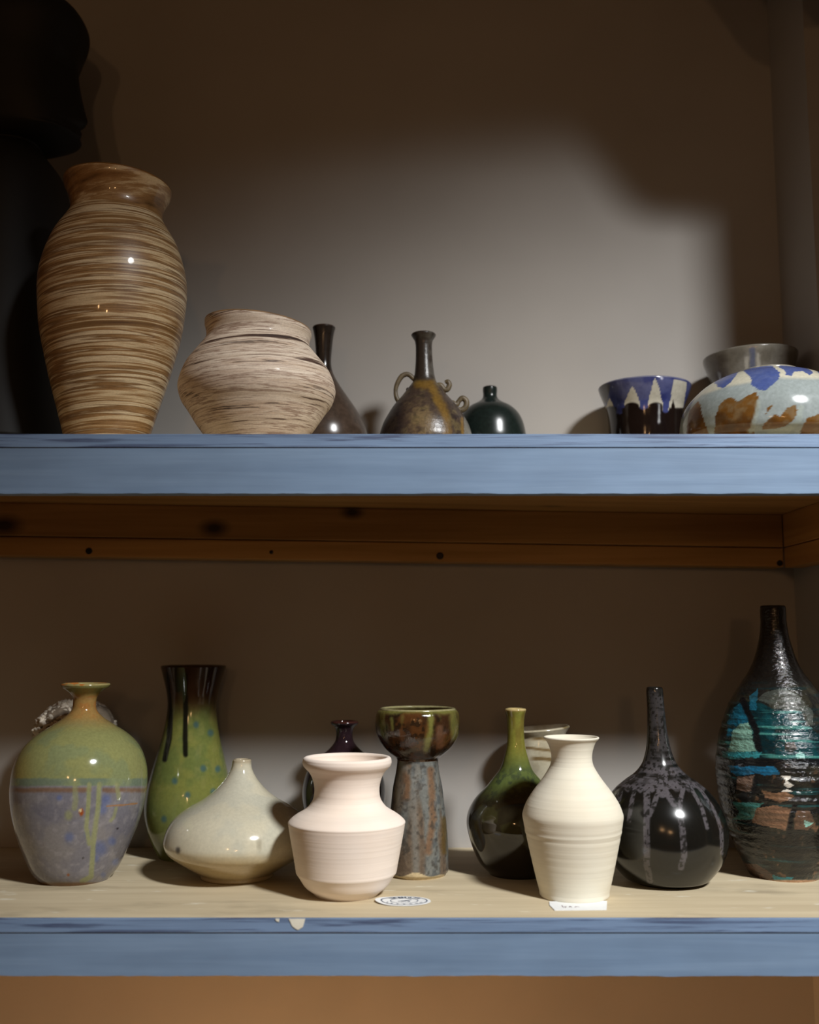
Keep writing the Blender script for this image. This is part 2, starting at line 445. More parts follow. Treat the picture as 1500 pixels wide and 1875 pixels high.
def disc(name, c, r, depth, mat, parent, segs=20):
    base = parent.matrix_basis.translation if parent.parent is None else parent.parent.location
    c = Vector(c) - base; V, Fc = [], []
    for rad, y in ((r, 0), (r, -depth), (r * 0.7, -depth * 1.4)):
        for s in range(segs): a = 2 * math.pi * s / segs; V.append((c.x + rad * math.cos(a), c.y + y, c.z + rad * math.sin(a)))
    for k in (0, 1):
        for s in range(segs): Fc.append((k * segs + s, k * segs + (s + 1) % segs, (k + 1) * segs + (s + 1) % segs, (k + 1) * segs + s))
    Fc.append(tuple(range(2 * segs, 3 * segs)))
    return link_mesh(name, V, Fc, mat, parent)
for (sx, sy, r) in ((163, 1009, 0.0052), (806, 1018, 0.0056), (497, 1011, 0.0030), (1428, 1031, 0.0048)):
    disc('screw', at(sx, sy, yc + 0.0015), r, 0.0012, M_screw, b2)

# the chipped edge of the lower shelf
def chip(pts):
    V = [Vector(at(x, y, D - 0.0016)) - lo.location for x, y in pts]
    n = len(V); W = V + [v + Vector((0, -0.0009, 0)) for v in V]
    Fc = [tuple(range(n))[::-1], tuple(range(n, 2 * n))] + [(k, (k + 1) % n, n + (k + 1) % n, n + k) for k in range(n)]
    o = link_mesh('paint_chip', W, Fc, M_bare, lo); o['label'] = 'cream chip in the blue edge'; return o
chip([(529, 1682), (559, 1682), (557, 1690), (555, 1697), (550, 1700), (546, 1702.5), (541, 1700), (535, 1695), (532, 1688)])
chip([(504, 1682), (512, 1682), (511, 1688), (506, 1686)])

# unseen board added above the frame; lower edge shaped to shadow the wall
def curved_blocker():
    Yh = 1.25; K = Vector(KEY); pts = []
    for (x, y) in ((-700, 146), (300, 148), (860, 150), (940, 160), (1000, 182), (1050, 225), (1090, 280), (1125, 335), (1155, 368), (1190, 384), (1240, 388), (1700, 392)):
        w = at(x, y, WALL); t = (Yh - w.y) / (K.y - w.y); q = w + (K - w) * t; pts.append((q.x, q.z))
    pts = [(pts[0][0], WT)] + pts + [(pts[-1][0], WT)]
    n = len(pts); V = [(x, Yh, z) for x, z in pts] + [(x, Yh + .02, z) for x, z in pts]
    Fc = [tuple(range(n)), tuple(range(n, 2 * n))[::-1]] + [(k, n + k, n + (k + 1) % n, (k + 1) % n) for k in range(n)]
    return structure(link_mesh('light_blocker_1', V, Fc, M_wall))
curved_blocker()
structure(box('light_blocker_3', (-1.6, 0.66, CZ + 1.335), (2.2, 0.72, CZ + 1.64), M_wall))  # unseen bar added nearer the lamp to dim the upper wall
structure(box('light_blocker_2', (0.665, 1.218, 0.0), (1.10, 1.244, WT), M_wall))    # unseen upright added to shade the right of the back wall softly

# ------------------------------------------------------------------ pots
def P3(V, k, s=0): return V * k + s
def front_y(px, py, z, r): # axis distance of a pot whose front foot edge is at a pixel
    return on_z(px, py, z).y + r

# --- upper shelf
Y = 1.372
root, ob = pot('marbled_vase', 'tall brown and cream marbled vase with flared brown rim, at left of upper shelf', 'vase', 203, Y, UPP,
    [(343, 96), (352, 94.5), (362, 89), (374, 84), (387, 81.5), (398, 83), (412, 91), (437, 107), (458, 116.5), (480, 124), (502, 129.5), (525, 132.3), (548, 132), (570, 130.3), (612, 125.5), (656, 115.5), (700, 104.5), (744, 92), (790, 79), (815, 73), (835, 70)],
    0.0500, [('neck', 400), ('body', None)],
    {'body': marbled('brown_marbled_clay', [(0.34, L(96, 66, 36)), (0.42, L(150, 114, 70)), (0.46, L(226, 202, 160)), (0.485, L(168, 130, 84)), (0.52, L(124, 90, 52)), (0.55, L(234, 212, 172)), (0.60, L(176, 140, 94)), (0.64, L(244, 226, 192))], 0.4, 0.5, 1.3, 44, 0.10),
     'neck': marbled('brown_marbled_neck', [(0.36, L(98, 70, 40)), (0.46, L(150, 112, 68)), (0.52, L(172, 134, 86)), (0.57, L(222, 196, 152))], 0.35, 0.6, 7, 46, 0.2),
     'rim': glaze('brown_rim', 0.35, L(134, 92, 42), (40, 0.3))}, segs=144, step=4, axis_top=207, rim_tilt=-0.05)
ob['rim']['label'] = 'plain ochre brown rim'

Y = 1.388
root, ob = pot('marbled_pot', 'round cream and dark brown marbled pot beside the tall marbled vase', 'pot', 471, Y, UPP,
    [(600, 97), (607, 97), (613, 95), (621, 93.5), (629, 94.5), (647, 108), (673, 128.5), (690, 137), (700, 140.5), (714, 143.3), (727, 141), (740, 136), (753, 126.5), (780, 109), (796, 97), (815, 82), (830, 75)],
    0.0520, [('neck', 627), ('body', None)],
    {'body': marbled('cream_marbled_clay', [(0.36, L(46, 30, 24)), (0.41, L(84, 60, 48)), (0.435, L(204, 184, 162)), (0.485, L(230, 214, 194)), (0.505, L(150, 122, 102)), (0.525, L(222, 204, 184)), (0.565, L(196, 172, 148)), (0.58, L(62, 42, 34)), (0.60, L(216, 198, 178)), (0.68, L(238, 226, 210))], 0.65, 0.05, 2.2, 46, 0.06),
     'rim': glaze('cream_brown_rim', 0.6, L(150, 118, 82), (60, 0.5))}, segs=144, step=4, rim_tilt=-0.09)

Y = 1.56
root, ob = pot('bottle', 'dark grey-brown long-necked bottle half hidden behind the round marbled pot', 'bottle', 592, Y, UPP,
    [(601, 21), (606, 19.5), (620, 17), (640, 15), (665, 13.8), (678, 16), (690, 21), (707, 31), (727, 45), (753, 63), (780, 77), (796, 82), (815, 84), (840, 78)],
    0.058, [('neck', 680), ('body', None)],
    {'body': glaze('grey_brown_glaze', 0.22, L(74, 60, 50), (120, 0.35)), 'neck': glaze('dark_brown_glaze', 0.2, L(44, 36, 30), (120, 0.3)), 'rim': glaze('rust_lip', 0.3, L(60, 42, 32), (120, 0.3))}, segs=96)

def paint_jug(px, py, V, nm):
    n = fbm(V * 60, 3, 4); n2 = fbm(V * 160, 9, 3); n3 = fbm(V * np.array([40, 40, 22]), 21, 3)
    c = const(px, (70, 54, 44)); c = mixc(c, (98, 82, 52), sm(0.45, 0.62, n))
    c = mixc(c, (44, 34, 32), sm(0.56, 0.68, n2) * 0.7)
    c = mixc(c, (128, 104, 66), blob(px + 14 * (n3 - .5), py, 772, 772, 26, 34, 0.7) * sm(0.3, 0.6, n2) * 0.9)
    c = mixc(c, (128, 92, 26), np.maximum(drip(px + 14 * (n - .5), py, [(770, 703), (790, 706), (808, 745), (818, 768), (818, 800)], 8, 5), drip(px, py, [(764, 704), (790, 700)], 7, 5)) * sm(0.25, 0.5, n3) * 0.85)
    c = mixc(c, (132, 96, 34), drip(px + 4 * (n - .5), py, [(846, 766), (848, 800)], 2.5, 2) * .9)
    c = mixc(c, (130, 128, 120), poly(px, py, [(850, 756), (880, 800), (850, 800)]) * 0.8)  # light catching the right edge, painted into the glaze colour
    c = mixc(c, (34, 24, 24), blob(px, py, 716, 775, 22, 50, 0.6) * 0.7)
    up_ = sm(700, 690, py)
    nk = const(px, (54, 44, 36)); nk = mixc(nk, (92, 88, 80), sm(776, 790, px) * sm(0.35, 0.6, n2 * .5 + n * .5) * .8)
    return c * (1 - up_[:, None]) + nk * up_[:, None]
Y = 1.53
M_jug = glaze('ash_glaze', 0.32, None, (260, 0.3), ((220, 220, 220), 0.35, 0.001))
root, ob = pot('handled_bottle', 'mottled brown and ochre bottle with coiled clay handles on its shoulders', 'bottle', 781, Y, UPP,
    [(614, 22.5), (618, 20.5), (623, 17), (631, 15.3), (640, 15), (665, 16), (690, 19), (700, 22), (713, 32), (727, 43), (743, 57), (760, 68.5), (777, 78), (795, 84), (812, 87), (835, 80)],
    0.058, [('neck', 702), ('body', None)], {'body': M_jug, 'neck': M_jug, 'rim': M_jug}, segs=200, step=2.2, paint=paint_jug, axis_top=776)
M_coil = glaze('coil_clay', 0.5, L(104, 90, 66), (150, 0.45)); M_coil_dark = glaze('coil_clay_dark', 0.5, L(58, 46, 36), (150, 0.4))
def jp(x, y, dy=0.0):
    v = at(x, y, Y + dy) - root.location; return (v.x, v.y, v.z)
h1 = tube('handle', [jp(762, 699), jp(757, 693), jp(747, 685.5), jp(736, 689), jp(727.5, 703), jp(724.5, 717), jp(727.5, 731), jp(738, 742)], [.0036, .0036, .0036, .0040, .0036, .0030, .0036, .0046], M_coil, root)
h1['label'] = 'large looped coil handle'
tube('handle_stub', [jp(754, 722), jp(748, 714), jp(749, 711)], [.0045, .004, .002], M_coil_dark, root)
tube('handle', [jp(799, 706), jp(807, 706), jp(813, 713), (jp(819, 713)), jp(823, 705), jp(820, 699), jp(815, 700)], [.004, .0045, .004, .0042, .004, .0038, .0022], M_coil, root)
tube('handle', [jp(827, 738), jp(836, 741), jp(840, 735), jp(847, 729), jp(854, 735), jp(853, 745), jp(845, 751), jp(838, 750)], [.005, .004, .0035, .0042, .0044, .0044, .0044, .0044], M_coil, root)

Y = 1.611
pot('small_bottle', 'small squat black-green bottle with a tiny neck, beside the handled bottle', 'bottle', 898, Y, UPP,
    [(711, 13), (715, 13.2), (725, 12.6), (731, 15), (737, 23), (745, 38), (757, 51), (773, 59.5), (795, 64.5), (812, 66), (840, 60)],
    0.044, [('neck', 732), ('body', None)],
    {'body': glaze('black_green_glaze', 0.24, L(26, 36, 33), (200, 0.4)), 'rim': glaze('black_lip', 0.2, L(30, 30, 28), (90, 0.4))}, segs=112)

def arch(px, py, cx, ytop, yb, w):
    t = np.clip((py - ytop) / (yb - ytop), 0, 2); return ((py > ytop) & (np.abs(px - cx) < w * np.clip(t, 0, 1) ** 0.75)).astype(float)
def paint_bowl(px, py, V, nm):
    n = fbm(V * 70, 4, 3); qx = px + 3 * (n - .5)
    c = const(px, (58, 66, 122)); c = mixc(c, (100, 102, 140), sm(735, 700, py) * 0.55)
    c = mixc(c, (30, 36, 100), sm(0.5, 0.75, n) * .5)
    white = arch(qx, py, 1158, 708, 738, 14)
    white = np.maximum(white, arch(qx, py, 1200, 692, 740, 14)); white = np.maximum(white, poly(qx, py, [(1235, 694), (1259, 700), (1249, 758), (1223, 752)]))
    white = np.maximum(white, arch(qx, py, 1117, 730, 745, 7))
    c = mixc(c, (182, 176, 158), white)
    c = mixc(c, (98, 98, 92), poly(qx, py, [(1098, 700), (1118, 704), (1112, 738), (1098, 735)]) * .7)
    yd = 747 - 10 * np.clip(1 - ((qx - 1158) / 14) ** 2, 0, 1) ** .5 - 10 * np.clip(1 - ((qx - 1201) / 15) ** 2, 0, 1) ** .5 - 15 * np.clip(1 - np.abs(qx - 1233) / 4, 0, 1) - 3 * np.clip(1 - ((qx - 1120) / 10) ** 2, 0, 1)
    blue = np.maximum(drip(qx, py, [(1178, 735), (1178, 742)], 8), drip(qx, py, [(1218, 735), (1219, 750)], 6)); blue = np.maximum(blue, drip(qx, py, [(1136, 735), (1134, 757)], 6, 2) * .8)
    c = mixc(c, (24, 15, 12), sm(-1.5, 1.5, py - yd) * (1 - blue * (py < 758)))
    if nm == 'rim': c = mixc(c, (150, 146, 140), 0.5 + 0 * px)
    return c
Y = 1.592
pot('blue_bowl', 'small flared bowl with blue and white drips over a black-brown base', 'bowl', 1182, Y, UPP,
    [(711, 83.5), (718, 81.5), (726, 78.5), (735, 75), (743, 71.5), (750, 69), (770, 67), (795, 66.5), (815, 65), (836, 60)],
    0.046, [('upper_wall', 745), ('body', None)], {k: glaze('blue_drip_' + k, 0.12, None, (200, 0.15)) for k in ('body', 'upper_wall', 'rim')}, segs=240, step=1.8, paint=paint_bowl)

def paint_big(px, py, V, nm):
    n = fbm(V * 45, 6, 3); n2 = fbm(V * 150, 8, 3); qx = px + 7 * (n - .5); qy = py + 6 * (fbm(V * 45 + 11, 5, 3) - .5)
    if nm in ('neck', 'rim'):
        c = const(px, (128, 122, 110)); c = mixc(c, (96, 88, 74), sm(0.4, 0.65, n) * .6)
        c = mixc(c, (176, 170, 156), np.maximum(drip(qx, py, [(1367, 655), (1366, 690)], 3, 2), drip(qx, py, [(1388, 650), (1390, 690)], 3.5, 2)) * .8)
        c = mixc(c, (84, 90, 116), drip(qx, py, [(1378, 640), (1377, 690)], 5, 2) * .8)
        if nm == 'rim': c = mixc(c, (140, 135, 122), np.full(len(px), .6))
        return c
    yb = np.interp(qx, [1250, 1283, 1327, 1372, 1425, 1560], [750, 724, 709, 701, 692, 695])
    c = const(px, (188, 182, 160)); c = mixc(c, (138, 148, 146), sm(-4, 4, py - yb))
    c = mixc(c, (150, 160, 160), sm(0.5, 0.7, n2) * sm(0, 5, py - yb) * .6)
    br = poly(qx, qy, [(1307, 830), (1310, 770), (1317, 742), (1326, 731), (1338, 727), (1352, 736), (1364, 727), (1384, 717), (1390, 728), (1389, 748), (1382, 778), (1376, 830)])
    br = np.maximum(br, poly(qx, qy, [(1428, 764), (1440, 747), (1455, 740), (1460, 751), (1455, 768), (1436, 781), (1420, 784), (1396, 786), (1398, 776), (1408, 768), (1420, 758)]))
    br = np.maximum(br, poly(qx, qy, [(1402, 757), (1404, 745), (1416, 739), (1410, 748)])); br = np.maximum(br, poly(qx, qy, [(1462, 830), (1468, 782), (1478, 765), (1500, 757), (1540, 760), (1540, 830)]))
    br = np.maximum(br, poly(qx, qy, [(1254, 830), (1262, 752), (1276, 735), (1284, 742), (1290, 772), (1298, 792), (1296, 830)])); br = np.maximum(br, poly(qx, qy, [(1376, 830), (1383, 797), (1450, 794), (1470, 830)]))
    c = mixc(c, (112, 70, 22), br * (0.72 + 0.28 * sm(.3, .6, n2))); c = mixc(c, (70, 40, 14), br * sm(.5, .7, n) * .6)
    c = mixc(c, (150, 160, 152), np.maximum(drip(qx, qy, [(1388, 735), (1386, 760), (1379, 785), (1374, 790)], 4.5, 2), drip(qx, qy, [(1466, 745), (1463, 770), (1442, 787), (1408, 793)], 5, 2)) * .9)
    pet = poly(qx, qy, [(1361, 672), (1348, 688), (1336, 703), (1326, 710), (1312, 708), (1308, 696), (1316, 686), (1336, 678)])
    pet = np.maximum(pet, poly(qx, qy, [(1361, 674), (1400, 665), (1418, 672), (1427, 682), (1426, 692), (1414, 706), (1404, 716), (1390, 715), (1377, 705), (1374, 692), (1366, 682)]))
    pet = np.maximum(pet, poly(qx, qy, [(1414, 664), (1436, 676), (1438, 686), (1448, 689), (1454, 681), (1470, 679), (1484, 687), (1490, 681), (1460, 664)])); pet = np.maximum(pet, poly(qx, qy, [(1272, 714), (1290, 702), (1300, 690), (1286, 694)]))
    pet = np.maximum(pet, poly(qx, qy, [(1496, 676), (1540, 690), (1530, 700), (1505, 690)]))
    c = mixc(c, (58, 76, 142), pet * (0.8 + .2 * n2))
    return c
Y = 1.385
pot('squat_pot', 'wide domed squat pot with blue petals and grey drips over brown glaze', 'pot', 1409, Y, UPP,
    [(684, 55), (687, 60), (692, 80), (701, 100), (714, 120), (733, 140), (750, 152), (768, 158.5), (785, 160.5), (808, 157), (828, 140)],
    0.080, [('body', None)], {k: glaze('petal_pot_' + k, 0.14, None, (240, 0.15), ((90, 90, 90), 0.08, 0.001)) for k in ('body', 'rim')}, segs=320, step=1.8, paint=paint_big)
def paint_grey(px, py, V, nm): return paint_big(px, py, V, 'neck')
Y = 1.594
pot('grey_bowl', 'grey flared bowl with faint blue streaks, peeking over the domed squat pot', 'bowl', 1377, Y, UPP,
    [(655, 83.5), (660, 83), (667, 81), (676, 78), (687, 75), (700, 71), (730, 66), (780, 60), (810, 54)],
    0.040, [('body', None)], {k: glaze('grey_bowl_' + k, 0.2, None, (240, 0.15)) for k in ('body', 'rim')}, segs=160, step=2.4, paint=paint_grey, rim_tilt=.03)

# --- lower shelf
def paint_left(px, py, V, nm):
    n = fbm(V * 40, 2, 3); n2 = fbm(V * 130, 12, 3); qx = px + 3 * (n - .5); qy = py + 4 * (n2 - .5)
    c = const(px, (132, 128, 130)); c = mixc(c, (120, 118, 128), sm(.4, .65, n)); c = mixc(c, (150, 146, 150), sm(.52, .7, n2) * .6)
    for (x, y, r) in ((109, 1461, 5), (127, 1533, 8), (195, 1465, 9), (188, 1482, 8), (184, 1554, 12), (212, 1579, 6), (176, 1572, 6), (205, 1540, 7), (190, 1603, 5), (160, 1528, 5)):
        c = mixc(c, (92, 106, 156), blob(qx, qy, x, y, r, r * 1.1, .6) * .75)
    g = const(px, (144, 146, 84)); g = mixc(g, (128, 140, 94), sm(.42, .62, n) * .7); g = mixc(g, (160, 140, 66), sm(70, 30, px) * .7)
    g = mixc(g, (166, 126, 62), sm(1345, 1305, py)); g = mixc(g, (176, 108, 44), sm(.5, .66, n2) * sm(1330, 1290, py) * .6)
    g = mixc(g, (126, 122, 62), sm(1278, 1264, py))
    top = sm(1441, 1437, qy); band = sm(1450, 1446, qy)
    edge = sm(1441, 1445, qy) * sm(1453, 1448, qy) * sm(.28, .36, fbm(V * np.array([60, 60, 5]), 5, 2))
    c = mixc(c, (128, 92, 66), edge * .8)
    c = c * (1 - top[:, None]) + mixc(const(px, (112, 128, 104)), (134, 146, 100), sm(.4, .6, n)) * top[:, None]
    t2 = sm(1427, 1423, qy); c = c * (1 - t2[:, None]) + g * t2[:, None]
    dr = drip(qx, py, [(138, 1436), (139, 1465), (136, 1480)], 5, 2) * .7
    dr = np.maximum(dr, drip(qx, py, [(163, 1436), (162, 1475), (158, 1515), (164, 1545)], 4, 1.5)); dr = np.maximum(dr, drip(qx, py, [(182, 1436), (180, 1480), (172, 1530), (170, 1570), (167, 1605), (150, 1614)], 4.5, 1.5))
    dr = np.maximum(dr, drip(qx, py, [(214, 1436), (218, 1462)], 4, 1.5) * .8); dr = np.maximum(dr, drip(qx, py, [(213, 1480), (209, 1496), (203, 1503)], 3, 1.5) * .8)
    dr = np.maximum(dr, blob(qx, py, 126, 1493, 7, 9, .5) * .8)
    c = mixc(c, (148, 152, 98), dr * (py > 1425) * .9)
    c = mixc(c, (172, 78, 26), blob(px, py, 149, 1487, 4, 7, .3)); c = mixc(c, (232, 214, 160), blob(px, py, 147, 1484, 2, 3, .3))
    c = mixc(c, (176, 112, 48), drip(px, py, [(196, 1476), (225, 1474), (251, 1471)], 1.2, .8) * .9)
    c = mixc(c, (150, 82, 40), blob(px, py, 125, 1602, 2.5, 2.5)); c = mixc(c, (56, 50, 52), np.maximum(blob(px, py, 152, 1571, 1.8, 1.8), blob(px, py, 215, 1517, 2, 2)))
    c = mixc(c, (116, 80, 44), sm(1613, 1619, py))
    if nm == 'rim': c = mixc(const(px, (164, 150, 90)), (186, 112, 44), sm(.48, .6, fbm(V * 110, 31, 3)))
    return c
rb = 66 * 0.00076
Y = front_y(140, 1624, LOW, rb)
Mlv = glaze('green_over_lavender', 0.10, None, (260, 0.16), coat=0.3)
pot('two_tone_vase', 'ovoid vase, olive green shoulder dripping over lavender grey, narrow flared mouth', 'vase', 143, Y, LOW,
    [(1254, 44), (1258, 42), (1262, 36), (1267, 29), (1272, 24.5), (1279, 21), (1290, 20.5), (1300, 22.5), (1313, 34), (1327, 54), (1342, 77), (1358, 95), (1376, 107.5), (1395, 115), (1412, 118.8), (1430, 120.3), (1450, 120.3), (1480, 116.5), (1520, 106), (1560, 91), (1590, 77), (1606, 69)],
    rb * .94, [('neck', 1300), ('body', None)], {'body': Mlv, 'neck': Mlv, 'rim': Mlv}, segs=320, step=1.8, paint=paint_left, axis_top=150)

# coral textured piece behind it
Y = 1.582
def disp_coral(V, tt, hh, H, nm):
    n = fbm(V * 75, 3, 3) - .5; k = 1 + 0.10 * n * np.clip(hh / H * 1.6 - .25, 0, 1)
    V = V.copy(); V[:, 0] *= k; V[:, 1] *= k; V[:, 2] += 0.003 * n * np.clip(hh / H, 0, 1); return V
M_core = glaze('shaded_coral_core', 0.9, L(136, 122, 104), (60, 0.5)); M_coral = glaze('bisque_coral', 0.8, L(214, 204, 186), (80, 0.4), ((160, 160, 160), 0.6, 0.003))  # core darkened to put shade in the gaps between the coils
root, ob = pot('coral_vase', 'pale vase with a ruffled coral-like crust, behind the olive and lavender vase', 'vase', 138, Y, LOW,
    [(1287, 22), (1292, 42), (1302, 56), (1320, 65), (1345, 66), (1372, 52), (1400, 38), (1440, 32), (1500, 30), (1560, 30)],
    0.026, [('body', None)], {'body': M_core}, segs=128, step=2.6, disp=disp_coral)
rnd = random.Random(11); Vs, Fs = [], []
c0 = at(138, 1345, Y) - root.location; R0 = 66 * scale_at(Y, LOW + .15)
for k in range(330):
    a = rnd.uniform(0, 2 * math.pi); el = rnd.uniform(-0.05, 1.35)
    nrm = Vector((math.cos(a) * math.cos(el), math.sin(a) * math.cos(el), math.sin(el)))
    t1 = nrm.cross(Vector((0, 0, 1))).normalized(); t2 = nrm.cross(t1); ang = rnd.uniform(0, 6.28)
    d1 = t1 * math.cos(ang) + t2 * math.sin(ang); d2 = nrm.cross(d1); L_ = rnd.uniform(.006, .013); wv = rnd.uniform(.002, .005)
    pts = []
    for s in np.linspace(-1, 1, 7):
        q = nrm * (R0 * (0.99 + 0.06 * math.cos(s * 3))) + d1 * (L_ * s) + d2 * (wv * math.sin(s * 4 + k))
        q.z *= .86; pts.append(c0 + q + nrm * (.004 * rnd.random()))
    rad = rnd.uniform(.0026, .0046); b0 = len(Vs)
    for j, q in enumerate(pts):
        r_ = rad * (1 - .5 * abs(j - 3) / 3)
        for s in range(6):
            t = s * math.pi / 3; Vs.append(q + (d2 * math.cos(t) + nrm * math.sin(t)) * r_)
    for j in range(6):
        for s in range(6): Fs.append((b0 + j * 6 + s, b0 + j * 6 + (s + 1) % 6, b0 + j * 6 + 6 + (s + 1) % 6, b0 + j * 6 + 6 + s))
    Fs += [tuple(b0 + s for s in range(6)), tuple(b0 + 36 + s for s in range(6))[::-1]]
o = link_mesh('coral_ruffle', Vs, Fs, M_coral, root, True); o['kind'] = 'stuff'

def paint_green(px, py, V, nm):
    n = fbm(V * 40, 22, 3); n2 = fbm(V * 120, 13, 3); qx = px + 4 * (n - .5)
    c = const(px, (120, 124, 52)); c = mixc(c, (104, 116, 52), sm(.42, .62, n)); c = mixc(c, (134, 132, 66), sm(.5, .7, n2) * .4)
    c = mixc(c, (112, 124, 62), sm(1440, 1500, py) * .6)
    c = mixc(c, (66, 40, 22), sm(1328, 1268, py + 22 * (n - .5))); c = mixc(c, (36, 22, 14), sm(1262, 1225, py) * .6)
    d = np.maximum(drip(qx, py, [(305, 1235), (312, 1302), (310, 1352), (302, 1391)], 4.5, 2), drip(qx, py, [(338, 1235), (340, 1302), (339, 1352), (340, 1382)], 4.5, 2))
    d = np.maximum(d, drip(qx, py, [(326, 1225), (327, 1262)], 6, 3) * .7)
    c = mixc(c, (22, 24, 16), d)
    for (x, y) in ((360, 1327), (386, 1342), (373, 1407), (399, 1408), (343, 1456), (300, 1500), (320, 1430), (390, 1450)):
        c = mixc(c, (62, 96, 98), blob(qx, py, x, y, 5, 6, .6) * .85)
    return c
Y = 1.601
Mg = glaze('olive_drip_glaze', 0.10, None, (200, 0.15), ((60, 60, 20), 0.10, 0.001), coat=0.2)
pot('green_vase', 'tall olive green vase with dark brown mouth and black drips', 'vase', 346, Y, LOW,
    [(1221, 59), (1230, 56.5), (1240, 53.7), (1260, 48.3), (1275, 45.3), (1290, 44), (1305, 44.7), (1330, 48.3), (1360, 54.5), (1390, 62.5), (1420, 70), (1450, 76.5), (1480, 79), (1510, 74.5), (1540, 64), (1565, 55)],
    0.040, [('neck', 1290), ('body', None)], {'body': Mg, 'neck': Mg, 'rim': Mg}, segs=240, step=2.0, paint=paint_green, axis_top=350)

def paint_onion(px, py, V, nm):
    n = fbm(V * 30, 5, 3)
    c = const(px, (204, 196, 168)); c = mixc(c, (192, 188, 166), sm(.4, .65, n)); c = mixc(c, (190, 160, 104), sm(1558, 1590, py) * .75)
    c = mixc(c, (70, 62, 54), blob(px, py, 326, 1557, 4, 6, .6) * .9); c = mixc(c, (150, 142, 118), blob(px, py, 475, 1546, 4, 12, .7) * .6)
    c = mixc(c, (176, 160, 128), sm(1402, 1392, py))
    return c
rb = 63 * .00077
Y = front_y(430, 1620, LOW, rb)
Mo = glaze('cream_glaze', 0.12, None, (240, 0.10), coat=0.3)
pot('onion_bottle', 'cream glazed onion-shaped bottle with a short pinched neck on a small foot', 'bottle', 436, Y, LOW,
    [(1393, 17), (1398, 17.4), (1405, 18.4), (1413, 21.5), (1422, 26.5), (1430, 32), (1447, 47.5), (1463, 68), (1480, 97), (1497, 118), (1513, 128.5), (1530, 134), (1540, 135), (1548, 132.5), (1557, 127.5), (1570, 110.5), (1583, 90.5), (1593, 74.5), (1598, 66), (1601, 64), (1604, 65)],
    rb, [('neck', 1424), ('body', 1599), ('foot', None)], {'body': Mo, 'neck': Mo, 'rim': Mo, 'foot': Mo}, segs=200, step=2.5, paint=paint_onion, axis_top=441)

def bisque(name, col, ridge):
    m, nt, b = new_mat(name)
    n = noise(nt, coords(nt, (3, 3, 210)), 1.0, 4, .6, .2); n2 = noise(nt, coords(nt), 12, 3)
    c = mul(nt, col, ramp(nt, n, [(.3, grey(.90)), (.7, grey(1))])); c = mul(nt, c, ramp(nt, n2, [(.3, (0.97, .93, .88, 1)), (.7, grey(1))]))
    nt.links.new(c, b.inputs['Base Color']); b.inputs['Roughness'].default_value = .9; b.inputs['Specular IOR Level'].default_value = .2
    bump(nt, b, n, ridge, 0.0012); return m
rb = 56 * .00072
Y = front_y(635, 1651, LOW, rb)
Mw1 = bisque('pink_white_bisque', L(243, 230, 218), .35)
pot('white_vase', 'pinkish white unglazed vase with wide thick lip and sharp carinated shoulder', 'vase', 635, Y, LOW,
    [(1391, 81), (1395, 81.6), (1401, 80), (1406, 76), (1411, 71), (1420, 65.3), (1429, 62), (1437, 60.2), (1450, 59.6), (1463, 62), (1477, 71.5), (1484, 81), (1490, 91), (1497, 100.5), (1503.6, 106.7), (1505.4, 107.1), (1507.2, 106.5), (1513, 105.8), (1540, 101.3), (1570, 96), (1590, 92.7), (1595, 91.9), (1597, 91.2), (1599, 89.8), (1604, 86.4), (1620, 76), (1632, 66), (1637, 61.5)],
    rb, [('neck', 1463), ('body', 1597), ('foot', None)], {'body': Mw1, 'neck': Mw1, 'rim': Mw1, 'foot': Mw1}, segs=176, step=1.8, wall=.0075)

Y = 1.572
pot('plum_bottle', 'dark plum glossy bottle with a flared mouth, behind the pinkish white vase', 'bottle', 630, Y, LOW,
    [(1323, 25.5), (1326, 24.5), (1330, 19), (1337, 15.6), (1347, 15), (1357, 17), (1367, 24), (1375, 32), (1384, 44), (1400, 61), (1418, 70), (1440, 75), (1460, 75.5), (1500, 70), (1540, 60), (1570, 52)],
    .042, [('neck', 1362), ('body', None)], {'body': glaze('plum_glaze', .08, L(40, 27, 32), (150, .3)), 'rim': glaze('plum_lip', .1, L(62, 34, 30), (150, .3))}, segs=112)

